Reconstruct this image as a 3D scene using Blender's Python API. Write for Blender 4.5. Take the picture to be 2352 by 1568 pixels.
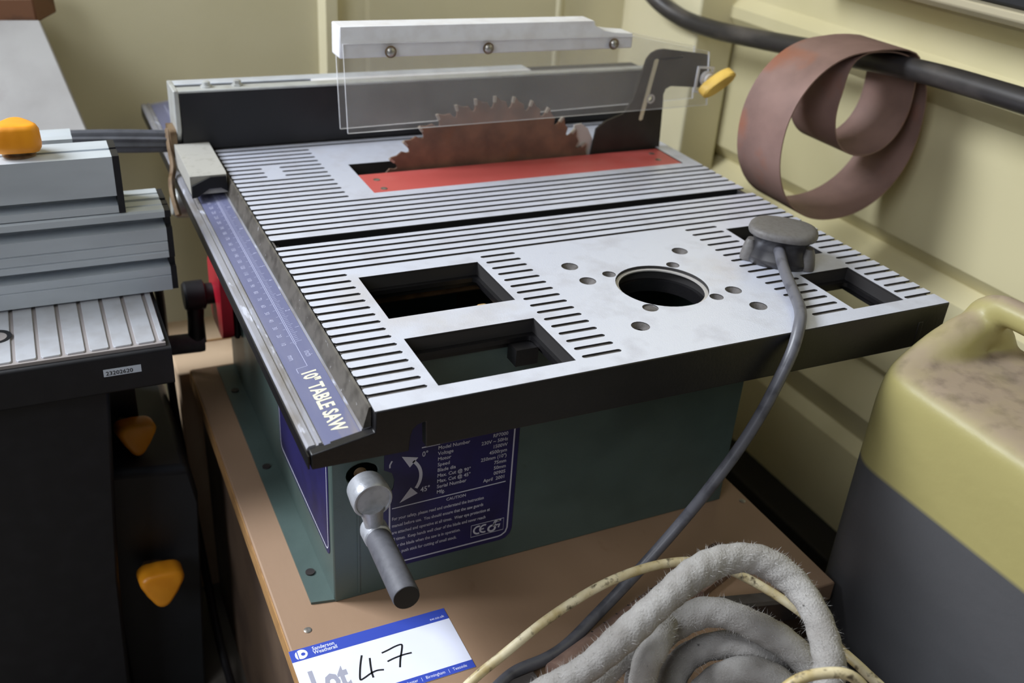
import bpy, bmesh, math, random
from mathutils import Vector, Matrix
from mathutils.geometry import tessellate_polygon
random.seed(7)
for o in list(bpy.data.objects): bpy.data.objects.remove(o)
sc = bpy.context.scene
col = sc.collection
ZT = 0.5            # height of the saw table above the floor; everything below is written with the table top at z = 0

# ---------------------------------------------------------------- camera
CR = ((0.902266778183618, -0.4261282291128724, 0.0657981256517301),
      (-0.15399522957488768, -0.461006573811898, -0.8739327251970787),
      (0.40274077302196665, 0.7783878668474621, -0.4815726305453067))
CC = Vector((-0.14619881657616507, -0.4428656725558402, 0.30437427474657597))
FPX = 2256.26
r0, r1, r2 = Vector(CR[0]), Vector(CR[1]), Vector(CR[2])
cd = bpy.data.cameras.new('camera'); cam = bpy.data.objects.new('camera', cd); col.objects.link(cam)
m3 = Matrix((r0, -r1, -r2)).transposed()
cam.matrix_world = Matrix.Translation(CC + Vector((0, 0, ZT))) @ m3.to_4x4()
cd.sensor_width = 36; cd.lens = FPX / 2352 * 36; cd.clip_start = .02; cd.clip_end = 50
cd.dof.use_dof = True; cd.dof.focus_distance = .66; cd.dof.aperture_fstop = 7.5
sc.camera = cam

# ---------------------------------------------------------------- light
w = bpy.data.worlds.new('world'); sc.world = w; w.use_nodes = True
bg = w.node_tree.nodes['Background']; bg.inputs[0].default_value = (1.0, .93, .82, 1); bg.inputs[1].default_value = .018
def area(name, loc, target, sx, sy, power, colr):
    d = bpy.data.lights.new(name, 'AREA'); d.shape = 'RECTANGLE'; d.size = sx; d.size_y = sy; d.energy = power; d.color = colr
    o = bpy.data.objects.new(name, d); col.objects.link(o)
    o.location = Vector(loc) + Vector((0, 0, ZT))
    o.rotation_euler = (Vector(target) - Vector(loc)).to_track_quat('-Z', 'Y').to_euler()
    return o
area('window_daylight', (-1.10, .92, 1.22), (.2, .25, 0), 1.0, .75, 84, (.88, .93, 1.0))
area('doorway_daylight', (-1.9, -1.25, 1.30), (.2, .1, -.1), 1.0, 1.3, 25, (.88, .92, 1.0))
area('ceiling_tube_light', (-.5, -.3, 1.7), (0, 0, 0), 1.3, .2, 4, (.90, .94, 1.0))
sc.view_settings.view_transform = 'Standard'; sc.view_settings.look = 'None'
sc.view_settings.exposure = 0; sc.view_settings.gamma = 1; sc.view_settings.use_curve_mapping = False

# ---------------------------------------------------------------- helpers
def ray(px, py):
    a, b = (px - 1176) / FPX, (py - 784) / FPX
    return r0 * a + r1 * b + r2
def on(px, py, ax, val):
    d = ray(px, py); return CC + d * ((val - CC[ax]) / d[ax])
def dep(px, py, s): return CC + ray(px, py) * s

def lin(c):
    return tuple((v / 255 / 12.92 if v <= 10.3 else ((v / 255 + .055) / 1.055) ** 2.4) for v in c) + (1,)
MATS = {}
def mat(name, c, rough=.5, metal=0, c2=None, scale=40, lo=.45, hi=.65, c3=None, scale3=8, lo3=.55, hi3=.7, bump=0, bscale=200, spec=.5, detail=6, stretch=None, rough2=None):
    m = bpy.data.materials.new(name); m.use_nodes = True; nt = m.node_tree; N = nt.nodes; L = nt.links
    b = N['Principled BSDF']
    b.inputs['Base Color'].default_value = lin(c); b.inputs['Roughness'].default_value = rough
    b.inputs['Metallic'].default_value = metal; b.inputs['Specular IOR Level'].default_value = spec
    tc = N.new('ShaderNodeTexCoord'); src = tc.outputs['Object']
    if stretch:
        mp = N.new('ShaderNodeMapping'); mp.inputs['Scale'].default_value = stretch; L.new(src, mp.inputs[0]); src = mp.outputs[0]
    prev = None
    def layer(prev, cc, s, l, h, det, off):
        nz = N.new('ShaderNodeTexNoise'); nz.inputs['Scale'].default_value = s; nz.inputs['Detail'].default_value = det
        nz.noise_dimensions = '4D'; nz.inputs['W'].default_value = off
        L.new(src, nz.inputs['Vector'])
        mr = N.new('ShaderNodeMapRange'); mr.inputs[1].default_value = l; mr.inputs[2].default_value = h
        L.new(nz.outputs['Fac'], mr.inputs[0])
        mx = N.new('ShaderNodeMix'); mx.data_type = 'RGBA'
        L.new(mr.outputs[0], mx.inputs[0])
        if prev is None: mx.inputs[6].default_value = lin(c)
        else: L.new(prev, mx.inputs[6])
        mx.inputs[7].default_value = lin(cc)
        return mx.outputs[2], mr.outputs[0]
    if c2:
        prev, f = layer(None, c2, scale, lo, hi, detail, 1.3)
        if rough2 is not None:
            rr = N.new('ShaderNodeMapRange'); rr.inputs[3].default_value = rough; rr.inputs[4].default_value = rough2
            L.new(f, rr.inputs[0]); L.new(rr.outputs[0], b.inputs['Roughness'])
    if c3: prev, _ = layer(prev, c3, scale3, lo3, hi3, 5, 7.7)
    if prev is not None: L.new(prev, b.inputs['Base Color'])
    if bump:
        nz = N.new('ShaderNodeTexNoise'); nz.inputs['Scale'].default_value = bscale; nz.inputs['Detail'].default_value = 4
        L.new(src, nz.inputs['Vector'])
        bp = N.new('ShaderNodeBump'); bp.inputs['Strength'].default_value = bump; bp.inputs['Distance'].default_value = .001
        L.new(nz.outputs['Fac'], bp.inputs['Height']); L.new(bp.outputs[0], b.inputs['Normal'])
    MATS[name] = m; return m

def thing(name, label, cat, loc, group=None):
    o = bpy.data.objects.new(name, None); col.objects.link(o); o.empty_display_size = .02
    o.location = Vector(loc) + Vector((0, 0, ZT)); o['label'] = label; o['category'] = cat
    if group: o['group'] = group
    return o
def tag(o, label, cat, group=None):
    o['label'] = label; o['category'] = cat
    if group: o['group'] = group
    return o
def origin_of(o):
    p = Vector((0, 0, 0))
    while o is not None: p += o.location; o = o.parent
    return p

class MB:
    def __init__(s): s.v = []; s.f = []; s.mi = []
    def add(s, vs, fs, mi=0):
        n = len(s.v); s.v += [Vector(p) for p in vs]; s.f += [tuple(i + n for i in f) for f in fs]; s.mi += [mi] * len(fs); return s
    def box(s, x0, x1, y0, y1, z0, z1, mi=0):
        return s.add([(x0,y0,z0),(x1,y0,z0),(x1,y1,z0),(x0,y1,z0),(x0,y0,z1),(x1,y0,z1),(x1,y1,z1),(x0,y1,z1)],
                     [(0,3,2,1),(4,5,6,7),(0,1,5,4),(1,2,6,5),(2,3,7,6),(3,0,4,7)], mi)
    def prism(s, outer, holes, ax, a0, a1, mi=0, mi_side=None):
        if mi_side is None: mi_side = mi
        def P(u, v, a): return (u, v, a) if ax == 'z' else ((u, a, v) if ax == 'y' else (a, u, v))
        loops = [list(outer)] + [list(h) for h in holes]
        tri = tessellate_polygon([[Vector((u, v, 0)) for u, v in l] for l in loops])
        flat = [p for l in loops for p in l]; n = len(flat)
        s.add([P(u, v, a0) for u, v in flat] + [P(u, v, a1) for u, v in flat],
              [tuple(t) for t in tri] + [tuple(i + n for i in reversed(t)) for t in tri], mi)
        base = len(s.v) - 2 * n; k = 0
        for l in loops:
            q = len(l)
            for i in range(q):
                j = (i + 1) % q
                s.f.append((base + k + i, base + k + j, base + n + k + j, base + n + k + i)); s.mi.append(mi_side)
            k += q
        return s
    def tube(s, pts, rad, n=12, cap=True, closed=False, shape=None, twist=0, mi=0):
        pts = [Vector(p) for p in pts]; m = len(pts)
        if not isinstance(rad, (list, tuple)): rad = [rad] * m
        t0 = (pts[1] - pts[0]).normalized()
        nrm = t0.orthogonal().normalized(); vs = []
        for i in range(m):
            t = (pts[min(i + 1, m - 1)] - pts[max(i - 1, 0)])
            if t.length < 1e-9: t = t0
            t = t.normalized(); nrm = (nrm - t * nrm.dot(t)).normalized(); bn = t.cross(nrm)
            for k in range(n):
                a = 2 * math.pi * k / n
                rr = rad[i] * (shape(a + twist * i) if shape else 1)
                vs.append(pts[i] + (nrm * math.cos(a) + bn * math.sin(a)) * rr)
        fs = [(i * n + k, i * n + (k + 1) % n, (i + 1) * n + (k + 1) % n, (i + 1) * n + k) for i in range(m - 1) for k in range(n)]
        if cap: fs += [tuple(range(n - 1, -1, -1)), tuple((m - 1) * n + k for k in range(n))]
        return s.add(vs, fs, mi)
    def cyl(s, p0, p1, ra, rb=None, n=24, mi=0): return s.tube([p0, p1], [ra, ra if rb is None else rb], n, mi=mi)
    def lathe(s, p0, axis, prof, n=28, mi=0):       # prof: (radius, height along axis)
        p0 = Vector(p0); axis = Vector(axis).normalized(); return s.tube_prof(p0, axis, prof, n, mi)
    def tube_prof(s, p0, ax, prof, n, mi):
        a = ax.orthogonal().normalized(); b = ax.cross(a); vs = []
        for r, h in prof:
            for k in range(n):
                t = 2 * math.pi * k / n; vs.append(p0 + ax * h + (a * math.cos(t) + b * math.sin(t)) * r)
        m = len(prof)
        fs = [(i * n + k, i * n + (k + 1) % n, (i + 1) * n + (k + 1) % n, (i + 1) * n + k) for i in range(m - 1) for k in range(n)]
        fs += [tuple(range(n - 1, -1, -1)), tuple((m - 1) * n + k for k in range(n))]
        return s.add(vs, fs, mi)
    def ribbon(s, pts, wd, up, th):                 # flat pen stroke / band of width wd on a surface with normal up
        pts = [Vector(p) for p in pts]; up = Vector(up); vs = []; m = len(pts)
        for i in range(m):
            t = (pts[min(i + 1, m - 1)] - pts[max(i - 1, 0)]).normalized(); sd = up.cross(t).normalized() * wd / 2
            vs += [pts[i] - sd, pts[i] + sd, pts[i] + sd + up * th, pts[i] - sd + up * th]
        fs = [(i*4+k, i*4+(k+1)%4, i*4+4+(k+1)%4, i*4+4+k) for i in range(m-1) for k in range(4)] + [(3,2,1,0), tuple((m-1)*4+k for k in range(4))]
        return s.add(vs, fs)
    def build(s, name, ms, parent=None, bevel=0, seg=2, ang=35, kind=None, label=None):
        if not isinstance(ms, (list, tuple)): ms = [ms]
        me = bpy.data.meshes.new(name)
        og = origin_of(parent) if parent else Vector((0, 0, 0))
        sh = Vector((0, 0, ZT)) - og
        own = Vector((0, 0, 0))
        if parent is None:
            own = (sum((Vector(p) for p in s.v), Vector((0, 0, 0))) / len(s.v)) + Vector((0, 0, ZT))
            own.z = min(p.z for p in s.v) + ZT; sh = sh - own
        me.from_pydata([tuple(p + sh) for p in s.v], [], s.f)
        for m in ms: me.materials.append(MATS[m] if isinstance(m, str) else m)
        me.polygons.foreach_set('material_index', s.mi)
        bm = bmesh.new(); bm.from_mesh(me); bmesh.ops.recalc_face_normals(bm, faces=bm.faces); bm.to_mesh(me); bm.free()
        me.polygons.foreach_set('use_smooth', [True] * len(me.polygons))
        me.set_sharp_from_angle(angle=math.radians(ang))
        o = bpy.data.objects.new(name, me); col.objects.link(o); o.location = own
        if parent: o.parent = parent
        if bevel:
            b = o.modifiers.new('bevel', 'BEVEL'); b.width = bevel; b.segments = seg; b.limit_method = 'ANGLE'; b.angle_limit = math.radians(40)
        if kind: o['kind'] = kind
        if label: o['label'] = label
        return o

def rrect(x0, x1, y0, y1, r, n=5):
    out = []
    for cx, cy, a0 in ((x1 - r, y0 + r, -90), (x1 - r, y1 - r, 0), (x0 + r, y1 - r, 90), (x0 + r, y0 + r, 180)):
        for k in range(n + 1):
            a = math.radians(a0 + 90 * k / n); out.append((cx + r * math.cos(a), cy + r * math.sin(a)))
    return out
def circ(cx, cy, r, n=24, ry=None): return [(cx + r * math.cos(2*math.pi*k/n), cy + (ry or r) * math.sin(2*math.pi*k/n)) for k in range(n)]
def spline(pts, n=10):                               # Catmull-Rom through points (tuples of any length)
    P = [tuple(p) for p in pts]; P = [P[0]] + P + [P[-1]]; out = []
    for i in range(1, len(P) - 2):
        for k in range(n):
            t = k / n; a, b, c, d = P[i-1], P[i], P[i+1], P[i+2]
            out.append(tuple(.5 * (2*b[j] + (c[j]-a[j])*t + (2*a[j]-5*b[j]+4*c[j]-d[j])*t*t + (3*b[j]-a[j]-3*c[j]+d[j])*t**3) for j in range(len(b))))
    out.append(P[-2]); return out

# text: collected first, turned into meshes in one go at the end
TEXTS = []
def text(items, name, m, parent):                    # items: (string, origin, xdir, ydir, size, xscale, align)
    TEXTS.append((items, name, m, parent))
def flush_text():
    tmp = []
    for items, *_ in TEXTS:
        for it in items:
            c = bpy.data.curves.new('t', 'FONT'); c.body = it[0]; c.size = 1; c.resolution_u = 2
            c.align_x = it[6] if len(it) > 6 else 'LEFT'
            if len(it) > 7: c.offset = it[7]
            o = bpy.data.objects.new('t', c); col.objects.link(o); tmp.append(o)
    bpy.context.view_layer.update(); dg = bpy.context.evaluated_depsgraph_get(); k = 0
    for items, name, m, parent in TEXTS:
        mb = MB()
        for it in items:
            me = bpy.data.meshes.new_from_object(tmp[k].evaluated_get(dg)); k += 1
            xd, yd = Vector(it[2]).normalized(), Vector(it[3]).normalized(); zd = xd.cross(yd); og = Vector(it[1])
            vs = [og + xd * v.co.x * it[4] * it[5] + yd * v.co.y * it[4] + zd * .00012 for v in me.vertices]
            mb.add(vs, [tuple(p.vertices) for p in me.polygons]); bpy.data.meshes.remove(me)
        o = mb.build(name, m, parent)
        n = Vector(items[0][2]).cross(Vector(items[0][3])).normalized()
        me = o.data
        if me.polygons and sum((p.normal for p in me.polygons), Vector((0,0,0))).dot(n) < 0: me.flip_normals()
    for o in tmp:
        c = o.data; bpy.data.objects.remove(o); bpy.data.curves.remove(c)

# ---------------------------------------------------------------- materials
mat('alu_top', (220, 224, 239), .32, .3, c2=(198, 199, 210), scale=40, lo=.5, hi=.75, c3=(196, 186, 176), scale3=9, lo3=.6, hi3=.85, bump=.15, bscale=900, rough2=.55)
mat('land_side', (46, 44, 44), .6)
mat('cast_groove', (98, 94, 92), .7, .1, c2=(70, 66, 62), scale=120, bump=.3, bscale=600)
mat('black_paint', (17, 16, 18), .42, 0, c2=(22, 20, 22), scale=90, c3=(130, 125, 120), scale3=80, lo3=.755, hi3=.77, bump=.12, bscale=500)
mat('slot_black', (26, 26, 29), .5)
mat('green_paint', (78, 94, 90), .42, 0, c2=(68, 83, 79), scale=18, c3=(58, 72, 60), scale3=45, lo3=.7, hi3=.8, bump=.12, bscale=700)
mat('navy_print', (33, 31, 84), .45, c2=(26, 25, 66), scale=30)
mat('white_print', (198, 198, 208), .5)
mat('cream_print', (225, 220, 190), .5)
mat('rail_alu', (158, 158, 166), .42, .3, c2=(120, 112, 100), scale=60, lo=.5, hi=.7, c3=(205, 208, 222), scale3=150, lo3=.62, hi3=.7, stretch=(1, .25, 1), bump=.1, bscale=500)
mat('rail_dirty', (88, 83, 76), .6, .1, c2=(62, 57, 50), scale=90, c3=(170, 168, 170), scale3=220, lo3=.66, hi3=.74)
mat('scale_blue', (104, 107, 138), .4, .1, c2=(124, 125, 146), scale=45, lo=.45, hi=.75, c3=(160, 148, 122), scale3=40, lo3=.62, hi3=.80, stretch=(1, .15, 1))
mat('scale_mark', (176, 178, 205), .5)
mat('red_plate', (192, 88, 83), .4, c2=(198, 106, 101), scale=28, lo=.5, hi=.8, c3=(160, 88, 70), scale3=140, lo3=.68, hi3=.76)
mat('screw_steel', (165, 162, 155), .35, .7, c2=(110, 100, 85), scale=200)
mat('rust_blade', (134, 102, 84), .5, .25, c2=(106, 82, 70), scale=40, lo=.4, hi=.65, c3=(134, 88, 56), scale3=26, lo3=.56, hi3=.78, bump=.2, bscale=300)
mat('carbide', (168, 158, 146), .4, .4)
mat('white_plastic', (232, 232, 236), .4, c2=(222, 220, 222), scale=60)
mat('knife_steel', (52, 47, 43), .45, .3, c2=(46, 41, 38), scale=50)
mat('pale_steel', (196, 192, 188), .5, .2)
mat('pale_slot', (214, 206, 176), .6)
mat('yellow_knob', (236, 196, 96), .5, c2=(226, 184, 84), scale=60)
mat('fence_black', (26, 26, 29), .4, .1, c2=(40, 38, 40), scale=20, lo=.5, hi=.8, c3=(90, 88, 88), scale3=60, lo3=.76, hi3=.82)
mat('fence_grey', (188, 190, 188), .42, .2, c2=(172, 172, 168), scale=50)
mat('fence_top', (216, 222, 232), .38, .25, c2=(198, 202, 210), scale=30)
mat('fence_clamp', (176, 174, 168), .5, 0, c2=(160, 157, 150), scale=140, lo=.55, hi=.7, bump=.1, bscale=900)
mat('brown_lever', (128, 106, 80), .5, .2, c2=(96, 74, 52), scale=80)
mat('handle_grey', (96, 98, 106), .4, .2, c2=(80, 82, 88), scale=60)
mat('crank_alu', (188, 190, 196), .36, .35, c2=(172, 174, 180), scale=200, bump=.12, bscale=1500)
mat('grip_rubber', (92, 92, 98), .6, 0, c2=(78, 78, 84), scale=120, c3=(120, 118, 118), scale3=60, lo3=.65, hi3=.8, bump=.1, bscale=800)
mat('black_rubber', (16, 16, 18), .6)
mat('inner_rust', (112, 82, 48), .8, c2=(70, 50, 30), scale=70)
mat('sawdust', (198, 160, 100), .9, c2=(170, 130, 76), scale=300, bump=.5, bscale=900)
mat('switch_red', (190, 32, 52), .35)
mat('plug_rubber', (104, 101, 99), .55, c2=(96, 92, 89), scale=300, bump=.1, bscale=900)
mat('plug_shine', (48, 47, 50), .3, c2=(62, 60, 60), scale=60)
mat('cord_grey', (98, 98, 104), .38, c2=(78, 78, 84), scale=90, lo=.5, hi=.65, stretch=(1, 1, 1))
mat('rust_strip', (142, 113, 104), .6, .1, c2=(124, 98, 90), scale=30, lo=.4, hi=.7, c3=(158, 92, 58), scale3=14, lo3=.6, hi3=.76, bump=.15, bscale=500)
mat('pipe_black', (52, 49, 49), .42, .1, c2=(96, 90, 86), scale=30, lo=.5, hi=.72, stretch=(1, .4, 1))
mat('wall_cream', (216, 206, 164), .55, 0, c2=(208, 198, 154), scale=6, c3=(176, 158, 108), scale3=16, lo3=.73, hi3=.8)
mat('wall_back', (234, 225, 190), .6, 0, c2=(226, 217, 180), scale=5)
mat('sill_metal', (188, 178, 150), .5, .2, c2=(128, 112, 88), scale=40, lo=.55, hi=.7, stretch=(1, .2, 1))
mat('black_frame', (24, 26, 30), .5)
mat('base_dark', (30, 27, 25), .7)
mat('floor_concrete', (98, 92, 84), .8, 0, c2=(72, 66, 58), scale=9, bump=.3, bscale=80)
mat('plywood', (158, 129, 104), .62, 0, c2=(146, 117, 92), scale=9, lo=.35, hi=.7, c3=(128, 96, 70), scale3=40, lo3=.66, hi3=.78, bump=.08, bscale=300, stretch=(1, .6, 1))
mat('plywood_edge', (176, 134, 84), .7, c2=(150, 110, 66), scale=60, stretch=(1, 1, 6))
mat('platform_side', (96, 76, 58), .8, c2=(76, 58, 44), scale=14)
mat('paper', (226, 229, 246), .7, c2=(220, 222, 238), scale=20)
mat('ticket_blue', (52, 74, 176), .55)
mat('ticket_grey', (158, 158, 172), .6)
mat('ink', (18, 17, 20), .5)
mat('rope_grey', (164, 161, 157), .95, 0, c2=(140, 136, 131), scale=45, lo=.4, hi=.65, c3=(70, 68, 66), scale3=160, lo3=.7, hi3=.76, bump=.7, bscale=700, spec=.1)
mat('rope_fibre', (196, 193, 189), .95, spec=.1)
mat('flex_cream', (216, 204, 170), .45, c2=(178, 158, 108), scale=50, lo=.42, hi=.6, c3=(88, 76, 58), scale3=170, lo3=.56, hi3=.68)
mat('bar_rust', (146, 118, 104), .65, .1, c2=(122, 97, 86), scale=50, c3=(84, 70, 64), scale3=30, bump=.25, bscale=300)
mat('bar_steel', (92, 86, 84), .5, .3, c2=(70, 64, 62), scale=60, c3=(120, 84, 64), scale3=50, lo3=.64, hi3=.75)
mat('dark_steel', (52, 48, 48), .45, .3, c2=(70, 62, 58), scale=50)
mat('can_cap', (40, 40, 44), .5)
mat('mach_alu', (192, 199, 206), .36, .15, c2=(181, 188, 195), scale=30, stretch=(.3, 1, 1))
mat('mach_land', (204, 206, 212), .34, .35, c2=(192, 192, 196), scale=50)
mat('mach_groove', (150, 143, 141), .6, .1)
mat('mach_black', (20, 20, 24), .5, c2=(26, 26, 30), scale=60)
mat('mach_panel', (34, 36, 40), .5, c2=(28, 30, 32), scale=16)
mat('mach_wing', (146, 144, 142), .6, c2=(130, 127, 125), scale=10, c3=(124, 116, 116), scale3=20, lo3=.62, hi3=.8)
mat('orange_knob', (242, 158, 36), .35, c2=(232, 146, 30), scale=40)
mat('sticker_white', (206, 214, 224), .4)
mat('wood_brown', (104, 66, 38), .65, c2=(52, 32, 20), scale=30, stretch=(1, .2, 1))
mat('cardboard', (212, 184, 152), .8, c2=(200, 170, 138), scale=20)
mat('black_cable', (22, 20, 22), .5)

def acrylic(name, body, fac, rough):
    m = bpy.data.materials.new(name); m.use_nodes = True; nt = m.node_tree; N = nt.nodes; L = nt.links
    b = N['Principled BSDF']; b.inputs['Base Color'].default_value = lin(body); b.inputs['Roughness'].default_value = rough
    t = N.new('ShaderNodeBsdfTransparent'); mx = N.new('ShaderNodeMixShader')
    tc = N.new('ShaderNodeTexCoord'); nz = N.new('ShaderNodeTexNoise'); nz.inputs['Scale'].default_value = 28; nz.inputs['Detail'].default_value = 5
    mr = N.new('ShaderNodeMapRange'); mr.inputs[1].default_value = .3; mr.inputs[2].default_value = .75; mr.inputs[3].default_value = fac * .75; mr.inputs[4].default_value = fac * 1.25
    L.new(tc.outputs['Object'], nz.inputs[0]); L.new(nz.outputs['Fac'], mr.inputs[0]); L.new(mr.outputs[0], mx.inputs[0])
    L.new(t.outputs[0], mx.inputs[1]); L.new(b.outputs[0], mx.inputs[2]); L.new(mx.outputs[0], N['Material Output'].inputs[0])
    MATS[name] = m
acrylic('acrylic', (205, 203, 200), .115, .25)
acrylic('acrylic_edge', (225, 225, 228), .7, .2)  # whiter, denser mix: brightness of light piped to the sheet edges, painted in

def can_material():
    m = bpy.data.materials.new('can_plastic'); m.use_nodes = True; nt = m.node_tree; N = nt.nodes; L = nt.links; b = N['Principled BSDF']
    b.inputs['Roughness'].default_value = .42
    g = N.new('ShaderNodeNewGeometry'); sx = N.new('ShaderNodeSeparateXYZ'); L.new(g.outputs['Position'], sx.inputs[0])
    lv = N.new('ShaderNodeMapRange'); lv.inputs[1].default_value = ZT - .1075; lv.inputs[2].default_value = ZT - .1035
    L.new(sx.outputs['Z'], lv.inputs[0])
    m1 = N.new('ShaderNodeMix'); m1.data_type = 'RGBA'; L.new(lv.outputs[0], m1.inputs[0])
    m1.inputs[6].default_value = lin((82, 82, 84)); m1.inputs[7].default_value = lin((164, 154, 100))
    nz = N.new('ShaderNodeTexNoise'); nz.inputs['Scale'].default_value = 22; nz.inputs['Detail'].default_value = 8
    tc = N.new('ShaderNodeTexCoord'); L.new(tc.outputs['Object'], nz.inputs[0])
    sn = N.new('ShaderNodeSeparateXYZ'); L.new(g.outputs['Normal'], sn.inputs[0])
    up = N.new('ShaderNodeMapRange'); up.inputs[1].default_value = .45; up.inputs[2].default_value = .95; L.new(sn.outputs['Z'], up.inputs[0])
    nr = N.new('ShaderNodeMapRange'); nr.inputs[1].default_value = .3; nr.inputs[2].default_value = .55; nr.inputs[3].default_value = .6; L.new(nz.outputs['Fac'], nr.inputs[0])
    mu = N.new('ShaderNodeMath'); mu.operation = 'MULTIPLY'; L.new(up.outputs[0], mu.inputs[0]); L.new(nr.outputs[0], mu.inputs[1])
    dz = N.new('ShaderNodeTexNoise'); dz.inputs['Scale'].default_value = 60; dz.inputs['Detail'].default_value = 8; L.new(tc.outputs['Object'], dz.inputs[0])
    dr = N.new('ShaderNodeMapRange'); dr.inputs[1].default_value = .5; dr.inputs[2].default_value = .72; L.new(dz.outputs['Fac'], dr.inputs[0])
    dm = N.new('ShaderNodeMix'); dm.data_type = 'RGBA'; L.new(dr.outputs[0], dm.inputs[0])
    dm.inputs[6].default_value = lin((152, 135, 115)); dm.inputs[7].default_value = lin((120, 105, 90))
    m2 = N.new('ShaderNodeMix'); m2.data_type = 'RGBA'; L.new(mu.outputs[0], m2.inputs[0]); L.new(m1.outputs[2], m2.inputs[6]); L.new(dm.outputs[2], m2.inputs[7])
    L.new(m2.outputs[2], b.inputs['Base Color'])
    bp = N.new('ShaderNodeBump'); bp.inputs['Strength'].default_value = .25; bp.inputs['Distance'].default_value = .002; L.new(dz.outputs['Fac'], bp.inputs['Height']); L.new(bp.outputs[0], b.inputs['Normal'])
    rr = N.new('ShaderNodeMapRange'); rr.inputs[3].default_value = .4; rr.inputs[4].default_value = .9; L.new(mu.outputs[0], rr.inputs[0]); L.new(rr.outputs[0], b.inputs['Roughness'])
    MATS['can_plastic'] = m
can_material()

# ---------------------------------------------------------------- room
FL, BE = -.5, -.209
def structure(mb, name, m, parent=None, **k):
    o = mb.build(name, m, parent, **k); o['kind'] = 'structure'; return o
structure(MB().box(-1.6, .72, -1.6, .9, FL - .04, FL), 'floor', 'floor_concrete')
# right-hand wall: horizontally ribbed sheet, profile (X, z) drawn down the wall
prof = [(.66, 1.3), (.66, .30), (.65, .285), (.65, .155), (.664, .139), (.664, .112), (.652, .100), (.652, .087), (.668, .066), (.668, -.078), (.684, -.098),
        (.662, -.112), (.660, -.222), (.672, -.236), (.660, -.262), (.656, -.288), (.676, -.330), (.664, -.345), (.664, -.418), (.684, -.468), (.684, FL)]
wr = structure(MB().prism(prof + [(.72, FL), (.72, 1.3)], [], 'y', -1.0, .80), 'wall_right', 'wall_cream', ang=25)
structure(MB().box(.634, .684, -1.0, .72, FL, FL + .028), 'base_strip_right', 'base_dark', bevel=.003)  # plain dark strip along the foot of the right wall
# back wall with folded vertical rib, drawn in plan (X, Y)
YB = .752
plan = [(-.62, YB), (.178, YB), (.184, YB - .014), (.198, YB - .014), (.203, YB + .006), (.239, YB + .006), (.243, YB), (.50, YB), (.503, YB - .004), (.507, YB - .004), (.51, YB), (.70, YB)]
structure(MB().prism(plan + [(.70, .82), (-.62, .82)], [], 'z', FL, 1.3), 'wall_back', 'wall_back', ang=25)
structure(MB().box(.606, .664, .578, YB + .01, FL, 1.3), 'trim_1', 'wall_back', bevel=.003)
# window sill and dark frame high on the right wall
structure(MB().prism([(.596, .179), (.596, .172), (.604, .166), (.655, .172), (.655, .182)], [], 'y', -1.0, .42), 'trim_2', 'sill_metal', bevel=.0015)
structure(MB().box(.6035, .668, -1.0, .41, .180, .215).box(.618, .668, -1.0, .41, .215, .27), 'window_1', 'black_frame', bevel=.003)
# black handrail pipe
hp = [(.600, -.9, .118), (.600, -.3, .116), (.600, .105, .113), (.600, .23, .109), (.601, .34, .099), (.602, .45, .088), (.600, .54, .081), (.592, .60, .084), (.578, .645, .102), (.56, .675, .14), (.55, .69, .2), (.55, .69, .5)]
ho = MB().tube(spline(hp, 8), .0105, 20)
hs = thing('handrail_pipe', 'black worn pipe running along the cream ribbed wall', 'pipe', (.6, .1, .1))
ho.build('tube', 'pipe_black', hs)
for y in (-.42, .40):
    z = .118 if y < 0 else .0925
    MB().cyl((.602, y, z), (.666, y, z - .004), .005, n=12).build('wall_bracket', 'pipe_black', hs)

# low plywood platform carrying the saw
pl = thing('low_platform', 'low plywood platform under the green table saw', 'platform', (.156, .15, FL))
MB().prism([(-.046, -.24), (.292, -.24), (.292, -.043), (.358, -.043), (.358, .437), (-.046, .437)], [], 'z', BE - .018, BE).build('top_board', ['plywood'], pl, bevel=.0012)
MB().box(-.047, -.0461, -.24, .437, BE - .0178, BE - .001).build('edge_strip', 'plywood_edge', pl)
MB().box(-.040, -.022, -.236, .43, FL, BE - .018).build('side_panel', 'platform_side', pl)
MB().box(.334, .352, -.040, .43, FL, BE - .018).build('side_panel', 'platform_side', pl)
MB().box(-.022, .334, .412, .43, FL, BE - .018).build('end_panel', 'platform_side', pl)
MB().box(.264, .334, -.040, -.022, FL, BE - .018).build('end_panel', 'platform_side', pl)
MB().box(.268, .286, -.236, -.040, FL, BE - .018).build('side_panel', 'platform_side', pl)
MB().box(-.022, .268, -.236, -.218, FL, BE - .018).build('end_panel', 'platform_side', pl)
for p in [(707, 1447), (1705, 1150)]:
    q = on(*p, 2, BE); MB().lathe((q.x, q.y, BE - .001), (0, 0, 1), [(.0028, 0), (.0028, .0013), (.0018, .0018)], 14).build('nail_head', 'screw_steel', pl)
bx = thing('cardboard_box', 'pale cardboard box standing behind the plywood platform', 'box', (.03, .49, FL))
MB().box(-.058, .15, .446, .56, FL, BE - .008).build('carton', 'cardboard', bx, bevel=.002)
MB().box(-.058, .15, .502, .504, BE - .008, BE - .0065).build('tape', 'plywood_edge', bx)

# ---------------------------------------------------------------- table saw
W = .445; YT = .62
saw = thing('table_saw', 'green bench table saw with ribbed aluminium top and rusty blade', 'table saw', (.165, .27, BE))
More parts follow.
